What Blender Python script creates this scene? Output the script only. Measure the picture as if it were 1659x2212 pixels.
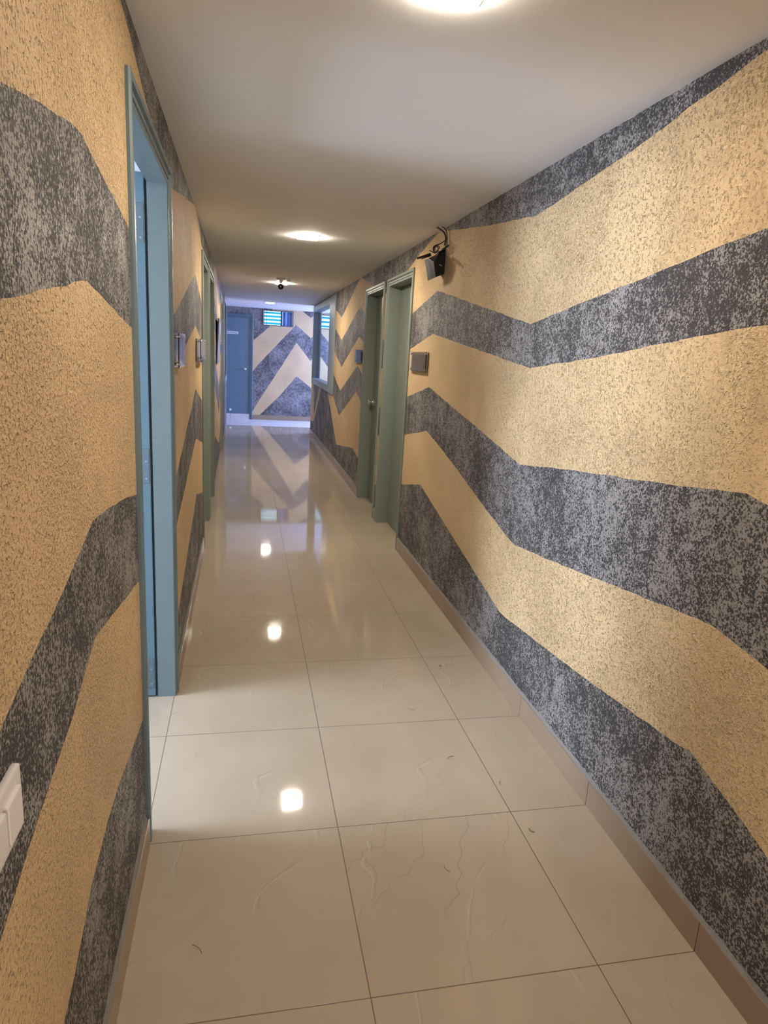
import bpy, bmesh, math, random
from mathutils import Vector, Matrix
from mathutils.geometry import delaunay_2d_cdt
random.seed(7)
for o in list(bpy.data.objects): bpy.data.objects.remove(o)
S = bpy.context.scene
C = bpy.context.collection

# ------------------------------------------------------------------ camera
cam = bpy.data.cameras.new('camera'); camo = bpy.data.objects.new('camera', cam); C.objects.link(camo)
cam.sensor_fit = 'VERTICAL'; cam.sensor_height = 36.0; cam.lens = 23.43; cam.clip_start = 0.02
Rr = (0.9784930739713215, -0.1983027705853022, 0.05680946548196626)
Ru = (-0.008584215309147276, 0.23601682484970032, 0.9717110525436005)
Rf = (0.20610098359221854, 0.9513001994985909, -0.22923855477702962)
camo.matrix_world = Matrix(((Rr[0], Ru[0], -Rf[0], 0), (Rr[1], Ru[1], -Rf[1], 0), (Rr[2], Ru[2], -Rf[2], 1.508), (0, 0, 0, 1)))
S.camera = camo
# ------------------------------------------------------------------ exposure, world, daylight and fill
S.view_settings.view_transform = 'Standard'; S.view_settings.look = 'None'
S.view_settings.gamma = 1.0; S.view_settings.exposure = 0.30; S.view_settings.use_curve_mapping = False
W = bpy.data.worlds.new('world'); S.world = W; W.use_nodes = True
W.node_tree.nodes['Background'].inputs[0].default_value = (0.62, 0.82, 1.0, 1)
W.node_tree.nodes['Background'].inputs[1].default_value = 1.8
LAMP = 335.0                      # emission of the ceiling panels
LAMP_COL = (1.0, 0.90, 0.76)
def area(name, loc, aim, sx, sy, power, col):
    l = bpy.data.lights.new(name, 'AREA'); l.shape = 'RECTANGLE'; l.size = sx; l.size_y = sy; l.energy = power; l.color = col
    o = bpy.data.objects.new(name, l); C.objects.link(o); o.location = loc
    o.rotation_euler = (Vector(aim) - Vector(loc)).to_track_quat('-Z', 'Z').to_euler()
    return o
area('daylight_side_room', (-3.30, 2.30, 1.30), (1.2, 2.50, 0.75), 1.7, 1.3, 215, (0.60, 0.74, 1.0))
area('daylight_crossing', (3.30, 13.70, 1.45), (-1.0, 13.75, 1.2), 1.6, 1.3, 200, (0.33, 0.45, 1.0))
area('fill_behind', (0.5, -2.85, 1.3), (0.0, 2.0, 0.9), 1.1, 1.6, 34, (0.85, 0.90, 1.0))  # weak cool fill added behind the viewpoint to brighten the near left wall

# ------------------------------------------------------------------ helpers
def tag(o, label=None, cat=None, group=None, kind=None):
    if label: o['label'] = label
    if cat: o['category'] = cat
    if group: o['group'] = group
    if kind: o['kind'] = kind
    return o
def obj(name, bm, mats, parent=None, smooth=False):
    me = bpy.data.meshes.new(name); bmesh.ops.recalc_face_normals(bm, faces=bm.faces); bm.to_mesh(me); bm.free()
    if not isinstance(mats, (list, tuple)): mats = [mats]
    for m in mats: me.materials.append(m)
    if smooth:
        for p in me.polygons: p.use_smooth = True
    o = bpy.data.objects.new(name, me); C.objects.link(o)
    if parent: o.parent = parent; o.matrix_parent_inverse = parent.matrix_world.inverted()
    return o
def empty(name, loc, label, cat, group=None, kind=None):
    o = bpy.data.objects.new(name, None); C.objects.link(o); o.location = loc; o.empty_display_size = .05
    o.matrix_world = Matrix.Translation(loc)
    return tag(o, label, cat, group, kind)
def box(bm, x0, x1, y0, y1, z0, z1, bev=0.0, mi=0):
    b = bmesh.new()
    bmesh.ops.create_cube(b, size=1)
    for v in b.verts: v.co = Vector(((x0+x1)/2 + v.co.x*(x1-x0), (y0+y1)/2 + v.co.y*(y1-y0), (z0+z1)/2 + v.co.z*(z1-z0)))
    if bev: bmesh.ops.bevel(b, geom=list(b.edges), offset=bev, segments=2, affect='EDGES', profile=.6)
    merge(bm, b, mi)
def merge(bm, b, mi=0, M=None):
    mp = {}
    for v in b.verts: mp[v] = bm.verts.new(M @ v.co if M else v.co)
    for f in b.faces:
        try: nf = bm.faces.new([mp[v] for v in f.verts]); nf.material_index = mi if mi else f.material_index; nf.smooth = f.smooth
        except ValueError: pass
    b.free()
def cyl(bm, p0, p1, r0, r1=None, seg=16, mi=0, cap=True, smooth=True):
    r1 = r0 if r1 is None else r1
    p0 = Vector(p0); p1 = Vector(p1); d = p1-p0
    q = d.to_track_quat('Z', 'Y')
    rings = []
    for p, r in ((p0, r0), (p1, r1)):
        rings.append([bm.verts.new(p + q @ Vector((r*math.cos(2*math.pi*i/seg), r*math.sin(2*math.pi*i/seg), 0))) for i in range(seg)])
    for i in range(seg):
        f = bm.faces.new([rings[0][i], rings[0][(i+1) % seg], rings[1][(i+1) % seg], rings[1][i]]); f.smooth = smooth; f.material_index = mi
    if cap:
        for rg in rings: f = bm.faces.new(rg); f.material_index = mi
def lathe(bm, p0, axis, prof, seg=24, mi=0):
    q = Vector(axis).to_track_quat('Z', 'Y'); p0 = Vector(p0); prev = None
    for (t, r) in prof:
        ring = [bm.verts.new(p0 + q @ Vector((r*math.cos(2*math.pi*i/seg), r*math.sin(2*math.pi*i/seg), t))) for i in range(seg)]
        if prev:
            for i in range(seg):
                f = bm.faces.new([prev[i], prev[(i+1) % seg], ring[(i+1) % seg], ring[i]]); f.smooth = True; f.material_index = mi
        else: bm.faces.new(ring).material_index = mi
        prev = ring
    bm.faces.new(prev).material_index = mi
def tube(bm, pts, r, seg=8, sub=6):
    P = [Vector(p) for p in pts]; out = []
    for i in range(len(P)-1):
        a = P[max(i-1, 0)]; b = P[i]; c = P[i+1]; d = P[min(i+2, len(P)-1)]
        for k in range(sub):
            t = k/sub
            out.append(.5*((2*b)+(c-a)*t+(2*a-5*b+4*c-d)*t*t+(3*b-a-3*c+d)*t**3))
    out.append(P[-1]); prev = None
    for i, p in enumerate(out):
        d = (out[min(i+1, len(out)-1)]-out[max(i-1, 0)]).normalized(); q = d.to_track_quat('Z', 'Y')
        ring = [bm.verts.new(p + q @ Vector((r*math.cos(2*math.pi*k/seg), r*math.sin(2*math.pi*k/seg), 0))) for k in range(seg)]
        if prev:
            # match the nearest start vertex to avoid twisting
            best = min(range(seg), key=lambda s: (ring[s].co-prev[0].co).length)
            ring = ring[best:]+ring[:best]
            for k in range(seg):
                f = bm.faces.new([prev[k], prev[(k+1) % seg], ring[(k+1) % seg], ring[k]]); f.smooth = True
        else: bm.faces.new(ring)
        prev = ring
    bm.faces.new(prev)
def prism(bm, poly, fn, d0, d1, mi=0):
    """poly of (a,b) pairs; fn(a,b,d) -> xyz"""
    A = [bm.verts.new(fn(a, b, d0)) for a, b in poly]; B = [bm.verts.new(fn(a, b, d1)) for a, b in poly]
    n = len(poly)
    for f in (bm.faces.new(A), bm.faces.new(B)): f.material_index = mi
    for i in range(n): bm.faces.new([A[i], A[(i+1) % n], B[(i+1) % n], B[i]]).material_index = mi

# ------------------------------------------------------------------ materials
def mat(name, col=(.5, .5, .5), rough=.5, metal=0, spec=.5, trans=0, emit=0, ecol=None, ior=1.45, coat=0):
    m = bpy.data.materials.new(name); m.use_nodes = True; b = m.node_tree.nodes['Principled BSDF']
    b.inputs['Base Color'].default_value = (*col, 1); b.inputs['Roughness'].default_value = rough
    b.inputs['Metallic'].default_value = metal; b.inputs['Specular IOR Level'].default_value = spec
    b.inputs['Transmission Weight'].default_value = trans; b.inputs['IOR'].default_value = ior
    b.inputs['Coat Weight'].default_value = coat
    if emit: b.inputs['Emission Strength'].default_value = emit; b.inputs['Emission Color'].default_value = (*(ecol or col), 1)
    return m
class N:
    def __init__(s, m): s.t = m.node_tree; s.b = s.t.nodes['Principled BSDF']
    def n(s, k, **kw):
        x = s.t.nodes.new(k)
        for a, v in kw.items(): setattr(x, a, v)
        return x
    def l(s, a, b): s.t.links.new(a, b)
    def coord(s, scale=(1, 1, 1), rot=(0, 0, 0), loc=(0, 0, 0)):
        tc = s.n('ShaderNodeTexCoord'); mp = s.n('ShaderNodeMapping')
        mp.inputs['Scale'].default_value = scale; mp.inputs['Rotation'].default_value = rot; mp.inputs['Location'].default_value = loc
        s.l(tc.outputs['Object'], mp.inputs['Vector']); return mp.outputs['Vector']
    def noise(s, vec, scale, detail=2, rough=.5, dist=0.0):
        x = s.n('ShaderNodeTexNoise'); x.inputs['Scale'].default_value = scale; x.inputs['Detail'].default_value = detail
        x.inputs['Roughness'].default_value = rough; x.inputs['Distortion'].default_value = dist
        s.l(vec, x.inputs['Vector']); return x.outputs['Fac']
    def math(s, op, a, b=None, c=None, clamp=False):
        x = s.n('ShaderNodeMath', operation=op, use_clamp=clamp)
        for i, v in enumerate((a, b, c)):
            if v is None: continue
            if isinstance(v, (int, float)): x.inputs[i].default_value = v
            else: s.l(v, x.inputs[i])
        return x.outputs[0]
    def mr(s, v, a, b, c=0., d=1., smooth=False):
        x = s.n('ShaderNodeMapRange'); x.clamp = True
        if smooth: x.interpolation_type = 'SMOOTHSTEP'
        s.l(v, x.inputs[0])
        for i, q in enumerate((a, b, c, d)): x.inputs[i+1].default_value = q
        return x.outputs[0]
    def mix(s, f, a, b):
        x = s.n('ShaderNodeMix', data_type='RGBA')
        if isinstance(f, (int, float)): x.inputs[0].default_value = f
        else: s.l(f, x.inputs[0])
        for i, v in ((6, a), (7, b)):
            if isinstance(v, tuple): x.inputs[i].default_value = (*v, 1)
            else: s.l(v, x.inputs[i])
        return x.outputs[2]
    def bump(s, h, strength, dist):
        x = s.n('ShaderNodeBump'); x.inputs['Strength'].default_value = strength; x.inputs['Distance'].default_value = dist
        s.l(h, x.inputs['Height']); s.l(x.outputs[0], s.b.inputs['Normal']); return x

def stucco_height(g):
    v = g.coord((1, 1, 1.1))
    a = g.noise(v, 150, 2.2, .55, .15)       # grains a little under a centimetre
    p = g.mr(a, .34, .60, 0, 1, True)
    pit = g.mr(g.noise(g.coord((1, 1, .9)), 125, 1.5, .5, .1), .32, .42, 0, 1, True)   # sparse deeper gouges
    sm = g.mr(g.noise(g.coord(), 2.6, 3, .6), .36, .64, .35, 1)       # the coat is smoother in places
    h = g.math('ADD', g.math('MULTIPLY', g.math('MULTIPLY', p, sm), .65), g.math('MULTIPLY', pit, 1.7))
    return v, a, g.math('ADD', h, g.math('MULTIPLY', g.noise(v, 330, 1, .6), .16)), p
def cream_material():
    m = mat('cream_stucco_paint', (.64, .46, .265), .6, spec=.35); g = N(m)
    v, a, h, p = stucco_height(g)
    big = g.noise(g.coord(), 1.3, 3, .6)
    c = g.mix(g.mr(big, .3, .7), (.77, .55, .295), (.72, .50, .265))
    g.l(c, g.b.inputs['Base Color']); g.bump(h, 1.0, .0065)
    return m
def grey_material():
    m = mat('charcoal_and_silver_stucco_paint', (.2, .2, .2), .5, spec=.5); g = N(m)
    v, a, h, p = stucco_height(g)
    n1 = g.noise(g.coord((1, 1, .95)), 165, 3, .62, .3); n2 = g.noise(g.coord(), 20, 3, .6); n3 = g.noise(g.coord(), 3.2, 3, .55)
    t = g.math('ADD', n1, g.math('ADD', g.math('MULTIPLY', g.math('SUBTRACT', n2, .5), .34), g.math('MULTIPLY', g.math('SUBTRACT', n3, .5), .38)))
    k = g.mr(t, .492, .545, 0, 1, True)
    c = g.mix(k, (.050, .044, .042), (.32, .292, .268))
    g.l(c, g.b.inputs['Base Color'])
    g.l(g.mr(k, 0, 1, .62, .42), g.b.inputs['Roughness'])
    g.bump(g.math('ADD', h, g.math('MULTIPLY', k, .5)), .75, .0036)
    return m
def plaster(name, col, rough=.7):
    m = mat(name, col, rough, spec=.25); g = N(m); v = g.coord()
    n = g.noise(v, 2.0, 4, .55)
    g.l(g.mix(n, tuple(x*.97 for x in col), tuple(min(1, x*1.02) for x in col)), g.b.inputs['Base Color'])
    g.bump(g.noise(v, 40, 3), .08, .002); return m
def paint(name, col, rough=.32):
    m = mat(name, col, rough, spec=.5); g = N(m)
    v = g.coord((3, 3, 1.0)); n = g.noise(v, 3, 3, .6); b = g.noise(g.coord(), 9, 3)
    g.l(g.mix(g.mr(b, .3, .7), tuple(x*.97 for x in col), tuple(x*1.03 for x in col)), g.b.inputs['Base Color'])
    g.l(g.mr(n, .3, .7, rough-.05, rough+.1), g.b.inputs['Roughness'])
    g.bump(g.noise(g.coord(), 35, 2), .06, .001); return m
def tile_material(name, base, base2, rough, dark_joint=(.13, .10, .07), ox=.31, oy=1.258, veins=1.0):
    m = mat(name, base, rough, spec=.5, coat=0); g = N(m)
    tc = g.n('ShaderNodeTexCoord'); sx = g.n('ShaderNodeSeparateXYZ'); g.l(tc.outputs['Object'], sx.inputs[0])
    def axis(o, off):
        u = g.math('DIVIDE', g.math('SUBTRACT', o, off-60.0), .6)
        i = g.math('FLOOR', u); f = g.math('SUBTRACT', u, i)
        e = g.math('MINIMUM', f, g.math('SUBTRACT', 1.0, f)); return i, f, e
    ix, fx, ex = axis(sx.outputs[0], ox); iy, fy, ey = axis(sx.outputs[1], oy)
    e = g.math('MINIMUM', ex, ey)
    joint = g.mr(e, .0014, .0034, 1, 0)
    idv = g.n('ShaderNodeCombineXYZ'); g.l(ix, idv.inputs[0]); g.l(iy, idv.inputs[1])
    wn = g.n('ShaderNodeTexWhiteNoise', noise_dimensions='3D'); g.l(idv.outputs[0], wn.inputs['Vector'])
    # vein coordinates restart in every tile, with two print variants
    cv = g.n('ShaderNodeCombineXYZ'); g.l(fx, cv.inputs[0]); g.l(fy, cv.inputs[1])
    g.l(g.math('FLOOR', g.math('MULTIPLY', wn.outputs['Value'], 3)), cv.inputs[2])
    def veinset(rot, freq, wob, width, lo, hi, sd):
        mp = g.n('ShaderNodeMapping'); mp.inputs['Rotation'].default_value = (0, 0, rot); mp.inputs['Location'].default_value = (sd, sd*1.7, sd*.3)
        g.l(cv.outputs[0], mp.inputs['Vector']); q = mp.outputs[0]
        sp = g.n('ShaderNodeSeparateXYZ'); g.l(q, sp.inputs[0])
        w = g.noise(q, 1.5, 3, .5, .2)
        u = g.math('ADD', g.math('MULTIPLY', sp.outputs[0], freq), g.math('MULTIPLY', w, wob))
        fr = g.math('FRACT', u)
        line = g.mr(g.math('ABSOLUTE', g.math('SUBTRACT', fr, .5)), 0, width, 1, 0, True)
        return g.math('MULTIPLY', line, g.mr(g.noise(q, 1.6, 3, .6), lo, hi, 0, 1, True))
    dark = g.math('ADD', veinset(.42, 1.9, 1.5, .010, .42, .60, 0), veinset(.62, 4.4, 2.6, .018, .50, .62, 5.2), clamp=True)
    lite = veinset(.44, 1.9, 1.5, .014, .44, .62, .02)
    cloud = g.noise(g.coord(), 1.7, 4, .6)
    c = g.mix(g.mr(cloud, .3, .7), base, base2)
    c = g.mix(g.math('MULTIPLY', g.mr(wn.outputs['Value'], 0, 1, 0, .10), 1.0), c, tuple(x*.8 for x in base))
    c = g.mix(g.math('MULTIPLY', dark, .36*veins), c, tuple(x*.42 for x in base))
    c = g.mix(g.math('MULTIPLY', lite, .22*veins), c, (.72, .66, .58))
    c = g.mix(joint, c, dark_joint)
    g.l(c, g.b.inputs['Base Color'])
    g.l(g.math('ADD', g.mr(joint, 0, 1, rough, .6), g.mr(g.noise(g.coord(), 3.2, 4, .6), .35, .75, 0, .05)), g.b.inputs['Roughness'])
    bp = g.bump(g.math('ADD', g.math('MULTIPLY', joint, -1.0), g.math('MULTIPLY', g.noise(g.coord(), 6, 2), .04)), .25, .002)
    return m

M_cream = cream_material(); M_grey = grey_material()
M_ceil = plaster('matte_white_ceiling_paint', (.77, .755, .735), .8)
M_white = plaster('white_plaster', (.78, .78, .76), .7)
M_green = paint('grey_green_enamel', (.215, .245, .205), .4)
M_green2 = paint('grey_green_enamel_leaf', (.205, .235, .195), .36)
M_blue = paint('slate_blue_enamel', (.10, .175, .225), .30)
M_floor = tile_material('polished_beige_tile', (.415, .335, .238), (.475, .388, .285), .022)
M_floor2 = tile_material('pale_honed_marble', (.55, .53, .52), (.62, .60, .60), .38, (.3, .28, .27), oy=1.258-.1, veins=.3)
M_skirt = mat('tan_skirting_tile', (.28, .2, .13), .22); 
g_ = N(M_skirt); g_.l(g_.mix(g_.noise(g_.coord(), 4, 4, .6), (.27, .19, .12), (.33, .24, .16)), g_.b.inputs['Base Color'])
M_grout = mat('pale_cement_filler', (.22, .205, .18), .85); g_ = N(M_grout); g_.bump(g_.noise(g_.coord(), 60, 3), .8, .004)
M_steel = mat('brushed_steel', (.62, .62, .64), .28, 1)
M_hinge = mat('painted_hinge', (.12, .17, .20), .35, .3)
M_screw = mat('dull_screw_steel', (.30, .36, .40), .4, .6)
M_chrome = mat('chrome', (.8, .8, .82), .12, 1)
M_black = mat('black_plastic', (.012, .013, .016), .32)
M_black2 = mat('satin_black_plastic', (.022, .024, .028), .4)
M_cable = mat('black_rubber_cable', (.02, .018, .018), .55)
M_rust = mat('dark_brown_bracket', (.05, .03, .02), .6)
M_whitepl = mat('white_switch_plastic', (.80, .76, .73), .3)
M_led = mat('led_diffuser', (1, 1, 1), .4, emit=LAMP, ecol=LAMP_COL)
M_housing = mat('white_lamp_housing', (.85, .85, .83), .4)
M_glass = mat('clear_glass', (.80, .90, .95), .02, trans=1, ior=1.02)
M_acr = mat('clear_acrylic', (.97, .97, .97), .04, trans=1, ior=1.12, spec=.2)
M_silver = mat('frosted_name_insert', (.74, .68, .58), .3, 0, spec=.2, trans=.85, ior=1.05)
M_cyan = mat('cyan_louvre_glass', (.03, .45, .62), .15, trans=.75, ior=1.1)
M_navy = mat('navy_window_frame', (.03, .05, .10), .4)
M_curtain = mat('blue_curtain', (.20, .30, .55), .75)
M_paper = mat('plate_white', (.62, .66, .70), .4)
M_ink = mat('plate_lettering', (.02, .03, .06), .5)
M_debris = mat('dry_straw', (.20, .13, .07), .8)
M_cam_w = mat('white_camera_shell', (.75, .74, .73), .3)
M_lens = mat('black_lens_glass', (.008, .008, .01), .08)
M_board = mat('grey_board_face', (.20, .19, .19), .35)

# ------------------------------------------------------------------ wall builder
def inside(p, poly):
    x, y = p; r = False; n = len(poly); j = n-1
    for i in range(n):
        xi, yi = poly[i]; xj, yj = poly[j]
        if (yi > y) != (yj > y) and x < (xj-xi)*(y-yi)/(yj-yi+1e-12)+xi: r = not r
        j = i
    return r
def rough_edge(poly, step=.05, amp=.0022):
    out = []; n = len(poly)
    for i in range(n):
        a = poly[i]; b = poly[(i+1) % n]; L = math.hypot(b[0]-a[0], b[1]-a[1]); k = max(1, int(L/step))
        for q in range(k):
            t = q/k; j = amp if q else 0
            out.append((a[0]+(b[0]-a[0])*t+random.uniform(-j, j), a[1]+(b[1]-a[1])*t+random.uniform(-j, j)))
    return out
def wall(name, outline, holes, bands, front, back, mats, label):
    """outline/holes/bands in (s,z); front(s,z) and back(s,z) give xyz"""
    bands = [rough_edge(b) for b in bands]
    loops = [outline]+holes+bands
    V = []; F = []
    for lp in loops:
        k = len(V); V += [Vector(p) for p in lp]; F.append(list(range(k, k+len(lp))))
    vs, es, fs, *_ = delaunay_2d_cdt(V, [], F, 0, 1e-5)
    bm = bmesh.new(); fv = [bm.verts.new(front(v.x, v.y)) for v in vs]
    for f in fs:
        c = (sum(vs[i].x for i in f)/3, sum(vs[i].y for i in f)/3)
        if not inside(c, outline) or any(inside(c, h) for h in holes): continue
        nf = bm.faces.new([fv[i] for i in f]); nf.material_index = 1 if any(inside(c, b) for b in bands) else 0
    V = []; F = []
    for lp in [outline]+holes:
        k = len(V); V += [Vector(p) for p in lp]; F.append(list(range(k, k+len(lp))))
    vb, eb, fb, *_ = delaunay_2d_cdt(V, [], F, 0, 1e-5)
    bv = [bm.verts.new(back(v.x, v.y)) for v in vb]
    for f in fb:
        c = (sum(vb[i].x for i in f)/3, sum(vb[i].y for i in f)/3)
        if not inside(c, outline) or any(inside(c, h) for h in holes): continue
        bm.faces.new([bv[i] for i in f]).material_index = 2
    for lp in [outline]+holes:
        n = len(lp)
        for i in range(n):
            a = lp[i]; b = lp[(i+1) % n]
            if a[1] <= 0 and b[1] <= 0: continue
            bm.faces.new([bm.verts.new(front(*a)), bm.verts.new(front(*b)), bm.verts.new(back(*b)), bm.verts.new(back(*a))]).material_index = 2
    bm.verts.index_update()
    me = bpy.data.meshes.new(name); bm.to_mesh(me); bm.free()
    for m in mats: me.materials.append(m)
    o = bpy.data.objects.new(name, me); C.objects.link(o)
    return tag(o, label, 'wall', kind='structure')
def rect(a, b, c, d): return [(a, c), (b, c), (b, d), (a, d)]
H = 2.29
RX = 1.203; RT = .13                      # right wall face and thickness
def LX(y): return -0.285-0.0045*(y-2)      # the left wall runs very slightly outwards
LT = .13

# ---- right wall
D2 = (5.03, 5.84); D1 = (6.085, 6.90); DZ = 2.075       # clear openings of the two right-hand doors
WR = (9.95, 12.30, 1.03, 2.17)                        # pass-through window
GB = [
 [(.6, 2.29), (.6, 2.21), (1.575, 2.262), (1.745, 2.237), (1.857, 2.227), (1.948, 2.209), (2.124, 2.187), (2.386, 2.161), (2.853, 2.117), (3.162, 2.147), (3.469, 2.176), (4.226, 2.271), (4.30, 2.29)],
 [(4.396, 2.29), (4.922, 2.199), (5.235, 2.137), (5.3, 2.10), (6.6, 2.10), (6.583, 2.132), (7.36, 2.29)],
 [(5.90, 2.12), (5.90, 2.03), (6.03, 2.03), (6.03, 2.12)],
 [(4.985, 1.812), (4.322, 1.926), (2.8, 1.673), (2.344, 1.735), (1.938, 1.788), (1.781, 1.809), (1.606, 1.835), (1.492, 1.848), (.9, 1.93), (.2, 1.70), (.2, 1.50), (.9, 1.70), (1.416, 1.628), (1.551, 1.617), (1.829, 1.586), (2.141, 1.548), (2.294, 1.532), (2.757, 1.488), (4.366, 1.66), (4.985, 1.556)],
 [(5.90, 1.637), (6.03, 1.637), (6.03, 1.388), (5.90, 1.388)],
 [(4.985, 1.207), (4.364, 1.316), (3.129, 1.126), (2.758, 1.066), (2.223, 1.134), (1.715, 1.188), (1.496, 1.216), (1.386, 1.229), (1.354, 1.223), (1.312, 1.216), (.7, 1.02), (.7, .70), (1.218, .844), (1.299, .854), (1.416, .867), (1.476, .863), (1.654, .839), (2.099, .779), (2.713, .704), (2.799, .713), (3.167, .786), (3.752, .915), (4.343, 1.026), (4.985, .918)],
 [(5.90, 1.044), (6.03, 1.044), (6.03, .782), (5.90, .782)],
 [(4.985, .53), (4.412, .643), (3.495, .468), (2.819, .343), (2.736, .345), (1.924, .428), (1.452, .49), (1.422, .501), (1.324, .477), (1.176, .439), (.5, .20), (.5, 0), (4.985, 0)],
 [(5.90, .324), (6.03, .324), (6.03, 0), (5.90, 0)],
 [(7.452, 2.29), (8.764, 1.938), (9.45, 2.08), (9.45, 2.275), (12.5, 2.275), (12.5, 2.29)],
 [(7.356, 2.001), (6.95, 1.895), (6.95, 1.603), (7.333, 1.685), (8.615, 1.326), (9.60, 1.57), (9.60, 1.88), (8.7, 1.657)],
 [(7.347, 1.378), (6.95, 1.273), (6.95, 1.0), (7.358, 1.094), (8.674, .703), (9.75, 1.06), (9.75, 1.30), (8.654, 1.027)],
 [(10.835, .95), (9.893, .95), (9.893, .875), (8.801, .307), (7.454, .457), (6.95, .401), (6.95, 0), (12.5, 0), (12.5, .24), (11.882, .29)],
 [(12.15, .95), (11.23, .95), (11.225, .889), (11.864, .414)],
]
G_ = .0302
def dhole(a, b): return [(a-G_, -.0005), (b+G_, -.0005), (b+G_, DZ+G_), (a-G_, DZ+G_)]
def whole(a, b, c, d): return rect(a-.021, b+.021, c-.021, d+.021)
wall('wall_right', rect(-3.0, 12.5, 0, H), [dhole(*D2), dhole(*D1), whole(*WR)],
     GB, lambda s, z: (RX, s, max(z, 0)), lambda s, z: (RX+RT, s, max(z, 0)), [M_cream, M_grey, M_white], 'right corridor wall in cream stucco with charcoal zigzag bands')
# ---- left wall
LD1 = (1.925, 2.775); LD2 = (5.06, 5.86); LD3 = (6.06, 6.86); LD4 = (9.28, 10.05)
WL = (10.95, 12.35, 1.0, 2.17)
LB = [
 [(-.5, 2.05), (-.5, 1.75), (.0, 1.60), (.60, 1.72), (.94, 1.79), (1.037, 1.808), (1.182, 1.83), (1.30, 1.849), (1.36, 1.852), (1.49, 1.832), (1.716, 1.8), (1.90, 1.770), (1.90, 1.532), (1.527, 1.584), (1.355, 1.608), (1.107, 1.575), (.886, 1.546), (.3, 1.45), (-.2, 1.40)][2:],
 [(1.90, 1.097), (1.654, 1.135), (1.454, 1.158), (1.319, 1.168), (1.17, 1.133), (1.005, 1.096), (.847, 1.066), (.778, 1.05), (.5, .99), (.5, .76), (.754, .81), (.795, .82), (.841, .833), (.9, .845), (.971, .858), (1.031, .869), (1.102, .88), (1.225, .919), (1.295, .938), (1.407, .922), (1.64, .887), (1.90, .851)],
 [(1.90, .419), (1.623, .462), (1.458, .487), (1.333, .494), (1.189, .483), (1.155, .479), (1.09, .451), (1.017, .428), (.946, .417), (.5, .34), (.5, 0), (1.90, 0)],
 [(.5, 2.29), (.5, 2.20), (1.2, 2.27), (1.835, 2.258), (1.995, 2.234), (2.163, 2.195), (2.253, 2.178), (2.38, 2.168), (2.9, 2.11), (3.018, 2.105), (3.594, 2.19), (4.32, 2.29)],
 [(4.478, 2.29), (4.722, 2.255), (5.05, 2.165), (7.05, 2.165), (7.478, 2.29)],
 [(7.7, 2.29), (8.75, 1.968), (9.25, 2.1), (13.0, 2.26), (13.0, 2.29)],
 [(2.80, 1.58), (3.06, 1.634), (4.35, 1.915), (5.06, 1.77), (5.06, 1.52), (4.33, 1.615), (3.651, 1.507), (2.80, 1.37)],
 [(2.80, .91), (3.086, .96), (4.32, 1.237), (5.06, 1.10), (5.06, .80), (4.30, .934), (3.075, .739), (2.80, .69)],
 [(2.80, .29), (3.084, .323), (4.003, .508), (4.30, .575), (5.06, .43), (5.06, 0), (2.80, 0)],
 [(6.90, 1.55), (7.4, 1.67), (8.7, 1.32), (9.28, 1.45), (9.28, 1.74), (8.7, 1.64), (7.4, 1.98), (6.90, 1.87)],
 [(6.90, .95), (7.35, 1.09), (8.7, .66), (9.28, .88), (9.28, 1.15), (8.7, 1.01), (7.35, 1.37), (6.90, 1.25)],
 [(6.90, .42), (7.4, .55), (8.7, .30), (9.28, .40), (9.28, 0), (6.90, 0)],
 [(10.1, .95), (10.1, 0), (13.0, 0), (13.0, .95)],
]
wall('wall_left', rect(-3.0, 13.0, 0, H), [dhole(LD1[0]-.031, LD1[1]+.031)]+[dhole(a, b) for a, b in (LD2, LD3, LD4)]+[whole(*WL)],
     LB, lambda s, z: (LX(s), s, max(z, 0)), lambda s, z: (LX(s)-LT, s, max(z, 0)), [M_cream, M_grey, M_white], 'left corridor wall in cream stucco with charcoal zigzag bands')
# ---- end wall
EY = 14.65
ED = (-.72, .10, .105, 2.165)
W1 = (.355, .985, 1.965, 2.275); W4 = (1.50, 2.05, 1.965, 2.26)
EB = [
 [(-2.5, 2.302), (-2.5, 1.2), (-.9, 1.9), (.165, 2.17), (.17, 1.644), (.493, 1.943), (.55, 2.302)],
 [(1.048, 2.015), (1.366, 1.761), (1.55, 1.92), (1.598, 1.862), (1.852, 1.598), (2.2, 1.25), (2.7, 1.8), (3.2, 1.5), (3.2, 1.2), (2.7, 1.3), (2.2, .75), (1.863, 1.044), (1.596, 1.377), (1.50, 1.42), (1.371, 1.287), (1.067, 1.654), (.759, 1.143), (.43, .622), (.192, .216), (.16, .17), (.16, 1.002), (.255, 1.136), (.674, 1.602)],
 [(1.085, .955), (1.399, .724), (1.9, .4), (2.6, .9), (3.3, .5), (3.3, 0), (.2, 0), (.325, .107), (.735, .524)],
 [(1.17, 2.302), (1.353, 2.174), (1.5, 2.302)],
]
wall('wall_back', rect(-2.5, 3.5, 0, H+.012), [[(-.7502, -.0005), (.1302, -.0005), (.1302, 2.1302), (-.7502, 2.1302)], rect(*W1), rect(*W4)], EB,
     lambda s, z: (s, EY, max(z, 0)), lambda s, z: (s, EY+.15, max(z, 0)), [M_cream, M_grey, M_white], 'end wall facing down the corridor, cream stucco with charcoal chevrons')

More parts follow.
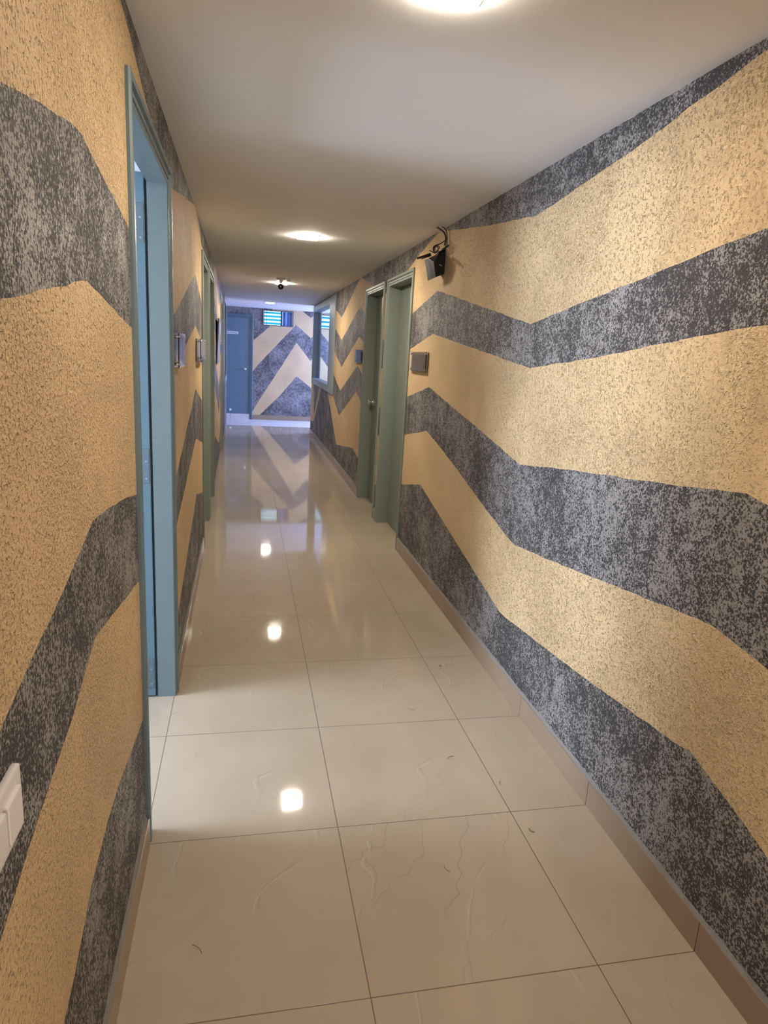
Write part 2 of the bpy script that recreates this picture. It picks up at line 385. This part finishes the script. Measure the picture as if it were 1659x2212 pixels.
# ---- plain shells around it
def slab(name, x0, x1, y0, y1, z0, z1, m, label, cat='wall'):
    bm = bmesh.new(); box(bm, x0, x1, y0, y1, z0, z1); return tag(obj(name, bm, m), label, cat, kind='structure')
slab('floor', -3.6, 3.6, -3.2, 13.45, -.12, 0, M_floor, 'polished beige marbled tile floor of the corridor', 'floor')
slab('floor', -3.6, 3.6, 13.45, 14.85, -.12, 0, M_floor2, 'paler tile floor strip in front of the end wall', 'floor')
slab('ceiling', -3.6, 3.6, -3.2, 12.5, H, H+.14, M_ceil, 'flat off-white corridor ceiling', 'ceiling')
slab('ceiling', -3.6, 3.6, 12.5, 14.85, H+.012, H+.14, M_ceil, 'ceiling over the cross passage at the corridor end', 'ceiling')
slab('wall_front', -.40, 1.34, -3.15, -3.0, 0, H, M_cream, 'wall behind the viewpoint')
slab('wall_or_backing', -3.55, -3.40, .4, 4.4, 0, H, M_white, 'far wall of the daylit side room')
slab('wall_or_backing', -3.40, LX(.4)-LT-.002, .30, .40, 0, H, M_white, 'near wall of the daylit side room')
slab('wall_or_backing', -3.40, LX(4.4)-LT-.003, 4.30, 4.40, 0, H, M_white, 'back wall of the daylit side room')
slab('wall_passage', -2.5, LX(13)-LT-.001, 12.85, 13.0, 0, H+.012, M_white, 'left return wall of the cross passage')
slab('wall_passage', -2.65, -2.5, 12.85, 14.8, 0, H+.012, M_white, 'left end wall of the cross passage')
slab('wall_passage', 3.40, 3.55, 9.0, 14.8, 0, H+.012, M_white, 'right end wall of the daylit passage')
slab('wall_passage', RX+RT+.001, 3.40, 8.9, 9.05, 0, H+.012, M_white, 'wall closing the space behind the pass-through window')

for k, (x0, x1, y0, y1) in enumerate(((RX+RT+.03, RX+RT+.07, 4.9, 7.0), (LX(6)-LT-.09, LX(6)-LT-.05, 4.95, 6.95), (LX(9.7)-LT-.09, LX(9.7)-LT-.05, 9.2, 10.15), (-.85, .25, EY+.20, EY+.24))):
    slab('wall_or_backing', x0, x1, y0, y1, 0, 2.2, M_white, 'added board keeping sky light out behind %s' % ('the two right doors', 'the adjoining left doors', 'the narrow left door', 'the blue end door')[k])  # unseen boards added so the sky cannot leak through the leaf gaps
# ------------------------------------------------------------------ skirting
def skirting(name, xf, sgn, spans, label):
    bm = bmesh.new()
    for a, b in spans:
        y = a; cuts = [1.258+.6*k for k in range(-8, 24)]
        ed = [a]+[c for c in cuts if a+.02 < c < b-.02]+[b]
        for p, q in zip(ed[:-1], ed[1:]):
            x = xf((p+q)/2); box(bm, min(x, x+sgn*.011), max(x, x+sgn*.011), p+.0012, q-.0012, 0, .094, .0015)
        n = int((b-a)/.06)+1; prev = None
        for i in range(n+1):
            y = a+(b-a)*i/n; t = .098+.006*random.random(); x = xf(y); w = .006+.005*random.random()
            vs = [bm.verts.new(c) for c in ((x+sgn*w, y, .0935), (x, y, t+.004), (x-sgn*.002, y, .0935))]
            if prev:
                for k in range(3):
                    f = bm.faces.new([prev[k], prev[(k+1) % 3], vs[(k+1) % 3], vs[k]]); f.material_index = 1
            prev = vs
    return tag(obj(name, bm, [M_skirt, M_grout]), label, 'baseboard', kind='structure')
skirting('baseboard_right', lambda y: RX, -1, [(-3.0, 4.965), (5.905, 6.015), (6.97, 12.5)], 'tan tile skirting along the right wall')
skirting('baseboard_left', LX, 1, [(-3.0, 1.855), (2.845, 4.99), (6.93, 9.21), (10.12, 13.0)], 'tan tile skirting along the left wall')
bm = bmesh.new()
for a, b in ((.167, .50), (.503, 1.10), (1.103, 1.70), (1.703, 2.3), (2.303, 3.4)): box(bm, a, b, EY-.012, EY, 0, .098, .0015)
tag(obj('baseboard_back', bm, M_skirt), 'tan tile skirting along the end wall', 'baseboard', kind='structure')

# ------------------------------------------------------------------ doors
PROF = [(0, -.115), (0, .002), (.004, .006), (.010, .006), (.012, .002), (.016, .002), (.018, .008), (.030, .008), (.033, .003), (.037, .003), (.040, .014), (.058, .014), (.062, .008), (.062, -.030), (.030, -.032), (.030, -.115)]
def frame_sweep(bm, a, b, top, to, z0=0.0, prof=PROF, ends4=False, bot=None):
    """U shaped door lining: profile (outward u, depth w) swept round the opening; to(s,z,w)->xyz"""
    path = [(a, z0, -1, 0), (a, top, -1, 1), (b, top, 1, 1), (b, z0, 1, 0)]
    if bot is not None: path = [(a, bot, -1, -1), (a, top, -1, 1), (b, top, 1, 1), (b, bot, 1, -1)]
    rings = [[bm.verts.new(to(s+u*ds, z+u*dz, w)) for u, w in prof] for s, z, ds, dz in path]
    n = len(prof); m = len(rings)
    for i in range(m if bot is not None else m-1):
        r0 = rings[i]; r1 = rings[(i+1) % m]
        for k in range(n): bm.faces.new([r0[k], r0[(k+1) % n], r1[(k+1) % n], r1[k]])
    if bot is None: bm.faces.new(rings[0]); bm.faces.new(rings[-1])
def knob(parent, p, ax, name='door_knob', m=None, label=None):
    bm = bmesh.new(); lathe(bm, p, ax, [(0, .030), (.004, .031), (.007, .026), (.009, .011), (.032, .010), (.036, .016), (.044, .025), (.054, .028), (.064, .025), (.070, .014), (.071, .001)])
    return obj(name, bm, m or M_chrome, parent)
def side_door(name, a, b, fx, sgn, label, mleaf, knob_s=None, mframe=None):
    """sgn: direction from the wall face into the corridor"""
    root = empty(name, (fx(a), (a+b)/2, 0), label, 'door', kind='structure')
    bm = bmesh.new(); frame_sweep(bm, a, b, DZ, lambda s, z, w: (fx(s)+sgn*w, s, z)); obj('door_frame', bm, mframe or M_green, root)
    bm = bmesh.new(); x = fx((a+b)/2)-sgn*.098
    box(bm, min(x, x-sgn*.035), max(x, x-sgn*.035), a+.007, b-.007, .006, DZ-.006, .002); lf = obj('door_leaf', bm, mleaf, root)
    if knob_s: knob(lf, (x, knob_s, 1.03), (sgn, 0, 0))
    return root
side_door('door_1', D2[0], D2[1], lambda y: RX, -1, 'nearer of the two green doors in the right wall, closed and plain', M_green2)
side_door('door_2', D1[0], D1[1], lambda y: RX, -1, 'farther green door in the right wall with a round steel knob', M_green2, knob_s=6.80)
side_door('door_3', LD2[0], LD2[1], LX, 1, 'closed green door in the left wall, nearer of the adjoining pair', M_green2)
side_door('door_4', LD3[0], LD3[1], LX, 1, 'closed green door in the left wall, farther of the adjoining pair', M_green2, knob_s=6.2)
side_door('door_5', LD4[0], LD4[1], LX, 1, 'narrow green door in the left wall far down the corridor', M_green2)
# open door on the left
r = empty('door_6', (LX(2.35), 2.35, 0), 'open door nearest on the left, blue daylit jamb with three hinges', 'door', kind='structure')
a, b = LD1
bm = bmesh.new(); frame_sweep(bm, a, b, DZ, lambda s, z, w: (LX(s)+w, s, z), prof=[(0, -.070)]+PROF[1:-2]+[(.062, -.035), (.062, -.125), (.036, -.125), (.036, -.070)])
obj('door_frame', bm, paint('green_enamel_daylight_tint', (.14, .19, .20), .36), r)  # same enamel as the green frames, daylight's blue mixed into its colour
bm = bmesh.new(); xx = LX(b)-.079
box(bm, xx-.80, xx, b-.001, b+.033, .008, DZ+.031, .0025)
lf = obj('door_leaf', bm, M_blue, r)
for z in (1.915, 1.005, .10):
    bm = bmesh.new(); box(bm, xx-.046, xx-.004, b-.0035, b-.0005, z-.055, z+.085, .001)
    h = obj('hinge', bm, M_hinge, r); h['label'] = 'painted steel butt hinge'
    bm = bmesh.new()
    for i_, k in enumerate((-.035, 0, .035, .07)): cyl(bm, (xx-(.032 if i_ % 2 else .016), b-.0035, z+k), (xx-(.032 if i_ % 2 else .016), b-.005, z+k), .004, seg=10)
    obj('screw', bm, M_screw, h)
# end door
r = empty('door_7', (-.31, EY, 0), 'slate blue door in the end wall with a small sign plate', 'door', kind='structure')
bm = bmesh.new(); frame_sweep(bm, ED[0], ED[1], 2.10, lambda s, z, w: (s, EY-w, z)); obj('door_frame', bm, M_blue, r)
bm = bmesh.new(); box(bm, ED[0]+.001, ED[1]-.001, EY+.012, EY+.05, .118, 2.096, .003); lf = obj('door_leaf', bm, M_blue, r)
bm = bmesh.new(); box(bm, ED[0], -.30, EY+.0, EY+.10, 0, .112, .002); box(bm, -.297, ED[1], EY+.0, EY+.10, 0, .112, .002)
obj('threshold', bm, M_floor2, r)
knob(lf, (.0, EY+.012, 1.05), (0, -1, 0))
bm = bmesh.new(); box(bm, -.40, -.14, EY+.006, EY+.012, 1.752, 1.806, .002); pl = obj('sign_plate', bm, M_paper, lf)
tx = bpy.data.curves.new('lettering', 'FONT'); tx.body = 'Elect Room'; tx.size = .044; tx.align_x = 'CENTER'; tx.align_y = 'CENTER'; tx.extrude = .0006
to = bpy.data.objects.new('lettering', tx); C.objects.link(to); tx.materials.append(M_ink)
to.rotation_euler = (math.pi/2, 0, 0); to.location = (-.27, EY+.0052, 1.779)
bpy.context.view_layer.update(); to.parent = r; to.matrix_parent_inverse = r.matrix_world.inverted()
bm = bmesh.new(); lathe(bm, (-.30, EY+.012, .19), (0, -1, 0), [(0, .026), (.018, .026), (.026, .018), (.027, .001)]); obj('rubber_doorstop', bm, M_whitepl, lf)

# ------------------------------------------------------------------ windows
WPROF_R = [(0, -.11), (0, .014), (.008, .016), (.09, .016), (.10, .010), (.10, -.004), (.02, -.006), (.02, -.11)]
def passthrough(name, y0, y1, z0, z1, fx, sgn, extra_near, m, label):
    r = empty(name, (fx(y0), (y0+y1)/2, z0), label, 'window', kind='structure')
    bm = bmesh.new(); frame_sweep(bm, y0, y1, z1, lambda s, z, w: (fx(s)+sgn*w, s, z), bot=z0, prof=WPROF_R)
    if extra_near: x = fx(y0); box(bm, min(x, x+sgn*.016), max(x, x+sgn*.016), y0-extra_near, y0-.101, z0-.10, z1+.10, .002)
    obj('window_frame', bm, m, r)
    bm = bmesh.new(); x = fx((y0+y1)/2)-sgn*.06; box(bm, x-.002, x+.002, y0+.001, y1-.001, z0+.001, z1-.001); obj('pane', bm, M_glass, r)
    return r
M_wf = paint('pale_teal_enamel', (.28, .34, .35), .34)
passthrough('window_1', WR[0], WR[1], WR[2], WR[3], lambda y: RX, -1, .60, M_wf, 'large teal framed pass-through window in the right wall')
passthrough('window_2', WL[0], WL[1], WL[2], WL[3], LX, 1, 0, M_wf, 'teal framed pass-through window in the left wall near its end')
bm = bmesh.new(); x = LX(11.6)-LT-.03; box(bm, x-.02, x, WL[0]-.1, WL[1]+.1, WL[2]-.1, WL[3]+.1)
tag(obj('dark_backing', bm, M_blue), 'added dark board standing in for the unlit room behind the left pass-through window', 'panel', kind='structure')  # added sheet, its dark colour stands for the darkness of the room
def louvre(name, x0, x1, z0, z1, xs, nsl, label):
    r = empty(name, ((x0+x1)/2, EY, z0), label, 'window', kind='structure')
    bm = bmesh.new(); t = .014
    box(bm, x0, x1, EY-.012, EY+.06, z0, z0+t); box(bm, x0, x1, EY-.012, EY+.06, z1-t, z1)
    box(bm, x0, x0+t, EY-.012, EY+.06, z0+t, z1-t); box(bm, x1-t, x1, EY-.012, EY+.06, z0+t, z1-t)
    box(bm, xs, xs+.02, EY+.0, EY+.06, z0+t, z1-t)
    obj('window_frame', bm, M_navy, r)
    hh = (z1-z0-2*t)/nsl
    for k in range(nsl):
        b = bmesh.new(); box(b, x0+.03, xs-.012, -.030, .030, -.0025, .0025)
        M = Matrix.Translation((0, EY+.055, z0+t+hh*(k+.5))) @ Matrix.Rotation(math.radians(38), 4, 'X')
        bm = bmesh.new(); merge(bm, b, 0, M); obj('louvre_blade', bm, M_cyan, r)
    bm = bmesh.new(); box(bm, x0+.075, x0+.083, EY+.010, EY+.02, z0+t, z1-t); box(bm, x0+.018, x0+.030, EY+.03, EY+.08, z0+t, z1-t); box(bm, xs-.012, xs, EY+.03, EY+.08, z0+t, z1-t)
    obj('blade_holder', bm, M_navy, r)
    return r
louvre('window_3', W1[0], W1[1], W1[2], W1[3], .74, 4, 'high louvred window with cyan glass blades in the end wall')
louvre('window_4', W4[0], W4[1], W4[2], W4[3], 1.80, 3, 'second high window in the end wall, seen through the pass-through')
def curtain(x0, x1, z0, z1, label):
    bm = bmesh.new(); n = 40; A = []; B = []
    for i in range(n+1):
        x = x0+(x1-x0)*i/n; y = EY+.035+.013*math.sin(i/n*math.pi*5)
        A.append((bm.verts.new((x, y, z0)), bm.verts.new((x, y, z1)))); B.append((bm.verts.new((x, y+.003, z0)), bm.verts.new((x, y+.003, z1))))
    for i in range(n):
        for L in (A, B):
            f = bm.faces.new([L[i][0], L[i+1][0], L[i+1][1], L[i][1]]); f.smooth = True
    return tag(obj('curtain', bm, M_curtain), label, 'curtain')
curtain(.765, .968, 1.981, 2.259, 'blue folded curtain in the right half of the louvred window')
curtain(1.825, 2.03, 1.981, 2.244, 'blue folded curtain in the window seen through the pass-through')

# ------------------------------------------------------------------ ceiling lights
M_led_dim = mat('led_diffuser_dimmer', (1, 1, 1), .4, emit=LAMP*.46, ecol=LAMP_COL)
def lamp(y, label, x=.43, led=M_led):
    r = empty('ceiling_light', (x, y, H), label, 'ceiling light', 'square panel lights along the corridor ceiling')
    zc = H if y < 12.5 else H+.012
    bm = bmesh.new(); box(bm, x-.080, x+.080, y-.080, y+.080, zc-.005, zc, .001); obj('housing', bm, M_housing, r)
    bm = bmesh.new(); box(bm, x-.072, x+.072, y-.072, y+.072, zc-.013, zc-.005, .003); d = obj('diffuser', bm, led, r); d['label'] = 'glowing square diffuser'
    return r
lamp(1.585, 'glowing square ceiling light nearest the viewer, at the top edge of the picture', led=M_led_dim)
lamp(5.05, 'glowing square ceiling light between the nearest one and the security camera')
lamp(8.66, 'square ceiling light directly behind the security camera')
lamp(12.63, 'small glowing square ceiling light beyond the security camera, by the end wall', led=M_led_dim)
lamp(-1.95, 'square ceiling light behind the viewpoint', led=M_led_dim)

# ------------------------------------------------------------------ security camera
r = empty('security_camera', (.395, 8.05, H), 'small white security camera with a black round lens under the ceiling', 'security camera')
bm = bmesh.new(); lathe(bm, (.395, 8.10, H), (0, 0, -1), [(0, .052), (.014, .052), (.020, .044), (.022, .02), (.055, .016)]); obj('mount', bm, M_cam_w, r)
bm = bmesh.new(); lathe(bm, (.39, 8.14, 2.205), (0, -1, -.12), [(0, .020), (.01, .032), (.12, .036), (.128, .034)]); obj('housing', bm, M_cam_w, r)
bm = bmesh.new(); lathe(bm, (.39, 8.14-.127, 2.205-.0152), (0, -1, -.12), [(0, .030), (.004, .030), (.007, .022), (.008, .001)]); obj('lens', bm, M_lens, r)
bm = bmesh.new(); box(bm, .455, .50, 8.08, 8.12, H-.030, H, .004); tag(obj('cable_box', bm, M_cam_w), 'small white junction clip beside the security camera', 'cable box')

# ------------------------------------------------------------------ nameplates
def nameplate(fx, sgn, y0, y1, z0, z1, off, label, insert=True):
    x = fx((y0+y1)/2); r = empty('nameplate', (x, (y0+y1)/2, (z0+z1)/2), label, 'nameplate', 'blank acrylic nameplates beside the doors')
    xf = x+sgn*off
    bm = bmesh.new(); box(bm, min(xf, xf+sgn*.004), max(xf, xf+sgn*.004), y0, y1, z0, z1, .0008); obj('acrylic_sheet', bm, M_acr, r)
    bm = bmesh.new(); box(bm, min(x+sgn*.003, x+sgn*.006), max(x+sgn*.003, x+sgn*.006), y0+.0, y1-.0, z0, z1, .0005); obj('back_sheet', bm, M_acr, r)
    if insert:
        bm = bmesh.new(); q = xf-sgn*.0025; box(bm, min(q, q+sgn*.002), max(q, q+sgn*.002), y0+.02, y1-.09, z0+.006, z1-.022); obj('insert', bm, M_silver, r)
    for yy in (y0+.018, y1-.018):
        for zz in (z0+.014, z1-.014):
            bm = bmesh.new(); cyl(bm, (x, yy, zz), (xf+sgn*.007, yy, zz), .0045, seg=14); obj('standoff', bm, M_steel, r)
nameplate(lambda y: RX, -1, 4.42, 4.88, 1.408, 1.542, .018, 'acrylic nameplate on the cream wall right of the nearer right door')
nameplate(lambda y: RX, -1, 7.03, 7.45, 1.412, 1.546, .018, 'acrylic nameplate on the right wall beyond the door with the knob')
nameplate(LX, 1, 2.90, 3.20, 1.408, 1.546, .024, 'acrylic nameplate on the left wall just past the open door')
nameplate(LX, 1, 4.33, 4.80, 1.40, 1.54, .030, 'acrylic nameplate on the left wall just before the first closed door')
nameplate(LX, 1, 8.72, 9.12, 1.42, 1.54, .020, 'acrylic nameplate far down the left wall beside the narrow green door', insert=False)
# tilted notice board far on the left wall
r = empty('notice_board', (LX(8), 8.0, 1.35), 'dark framed notice board hanging tilted off the left wall far down the corridor', 'notice board')
def tl(s, z, w): k = (z-1.30)/.48; return (LX(s)+.002+.020*k+w, s, z)
bm = bmesh.new(); prism(bm, rect(7.66, 8.45, 1.31, 1.79), lambda s, z, w: tl(s, z, w), 0, .010); obj('frame', bm, M_black, r)
bm = bmesh.new(); prism(bm, rect(7.69, 8.42, 1.34, 1.76), lambda s, z, w: tl(s, z, w), .0105, .012); obj('face', bm, M_board, r)

# ------------------------------------------------------------------ router, antennas and wires by the ceiling
r = empty('wifi_router', (RX, 4.2, 2.08), 'black angular wireless router fixed high on the right wall beside the green door', 'router')
YR = 4.15
def P(px, py, y):        # a point of the photographed outline at its real depth y
    d = Vector(Rr)*((px-829.5)/1439.66)+Vector(Ru)*(-(py-1106)/1439.66)+Vector(Rf); t = y/d.y
    return Vector((0, 0, 1.508))+d*t
fa = [P(925, 558, 4.20), P(937, 567, 4.10), P(941, 599, 4.12), P(932, 603, 4.20), P(947, 548, 4.20), P(961, 534, 4.20), P(965, 547, 4.22), P(964, 590, 4.22)]
bm = bmesh.new(); F_ = [bm.verts.new(p) for p in fa]; B_ = [bm.verts.new(p+Vector((0, .085, 0))) for p in fa]
for q in ((0, 1, 2, 3), (0, 4, 1), (1, 4, 5, 6), (1, 6, 7, 2)): bm.faces.new([F_[k] for k in q])
ring = [0, 3, 2, 7, 6, 5, 4]
for i in range(7): bm.faces.new([F_[ring[i]], F_[ring[(i+1) % 7]], B_[ring[(i+1) % 7]], B_[ring[i]]])
bm.faces.new([B_[k] for k in ring])
o = obj('shell', bm, M_black2, r); md = o.modifiers.new('bevel', 'BEVEL'); md.width = .002; md.segments = 2
bm = bmesh.new(); cyl(bm, P(949, 571, 4.11), P(955, 575, 4.12), .0018, seg=8); obj('status_light', bm, M_whitepl, r)
bm = bmesh.new(); c = P(950, 560, 4.2); box(bm, RX-.03, RX, 4.20, 4.29, 2.06, 2.14, .003); obj('wall_bracket', bm, M_black, r)
for p, q in (((948, 546), (969, 530)), ((929, 549), (902, 558))):
    bm = bmesh.new(); cyl(bm, P(*p, 4.19), P(*q, 4.12), .0075, .0055, seg=10); obj('antenna', bm, M_black if p[0] > 940 else M_rust, r)
bm = bmesh.new(); cyl(bm, P(940, 547, 4.2), P(928, 541, 4.18), .003, seg=8); cyl(bm, P(931, 552, 4.2), P(911, 559, 4.15), .003, seg=8); obj('wire_stub', bm, M_cable, r)
def wire(pts, rr, label, m=None):
    bm = bmesh.new(); tube(bm, pts, rr); return tag(obj('cable', bm, m or M_cable), label, 'cable')
wire([P(940, 489, 4.30), P(949, 494, 4.22), P(959, 502, 4.18), P(963, 513, 4.16), P(962, 523, 4.15), P(960, 530, 4.15)], .0055, 'thick dark cable dropping from the ceiling to the router')
wire([P(946, 488.5, 4.30), P(957, 491, 4.22), P(963, 497, 4.17), P(966, 512, 4.15), P(964.5, 528, 4.15), P(958, 541, 4.19)], .0028, 'thin dark wire running beside the thick router cable')
wire([P(961, 520, 4.16), P(952, 526, 4.15), P(941, 530, 4.14), P(936, 534, 4.15), P(936, 540, 4.16), P(938, 544, 4.17)], .003, 'thin wire looping left above the router')
bm = bmesh.new(); cc = P(945, 537, 4.14)
tube(bm, [cc+Vector((.013*math.cos(t*.7), .003*t, .018*math.sin(t*.7))) for t in range(0, 19)], .003, sub=3)
tag(obj('cable_coil', bm, M_cable), 'small coil of dark wire sitting on top of the router', 'cable')

# ------------------------------------------------------------------ switch plate near left
x = LX(.75)
r = empty('light_switch', (x, .745, .95), 'white plastic switch plate at the left edge of the picture', 'light switch')
bm = bmesh.new(); box(bm, x, x+.011, .665, .803, .905, .992, .004); obj('plate', bm, M_whitepl, r)
for y0 in (.685, .738):
    bm = bmesh.new(); box(bm, x+.010, x+.017, y0, y0+.046, .923, .974, .002); obj('rocker', bm, M_whitepl, r)

# ------------------------------------------------------------------ litter on the floor
for i, (xx_, yy_, L, an, lb) in enumerate(((.78, 2.18, .035, .5, 'thin dry straw on the floor by the right skirting'), (.74, 2.55, .03, 2.4, 'dry straw on the floor farther along the right skirting'),
        (-.12, 1.47, .04, -.9, 'bent straw on the tile in front of the open doorway'), (.62, 1.62, .03, 1.9, 'short straw near the middle tile joint'),
        (.97, 2.95, .014, .3, 'small dark crumb near the right skirting, far one'), (.93, 2.0, .025, 1.2, 'curled straw close to the right skirting'), (.95, 1.75, .02, 2.0, 'small straw bit at a tile corner by the skirting'))):
    bm = bmesh.new(); d = Vector((math.cos(an), math.sin(an), 0)); n = Vector((-d.y, d.x, 0))
    tube(bm, [Vector((xx_, yy_, .0014))+d*(L*t)+n*(.006*math.sin(t*3)) for t in (0, .33, .66, 1)], .0007 if L > .02 else .0022, seg=6, sub=3)
    tag(obj('straw', bm, M_debris), lb, 'debris', 'dry straws scattered on the floor')
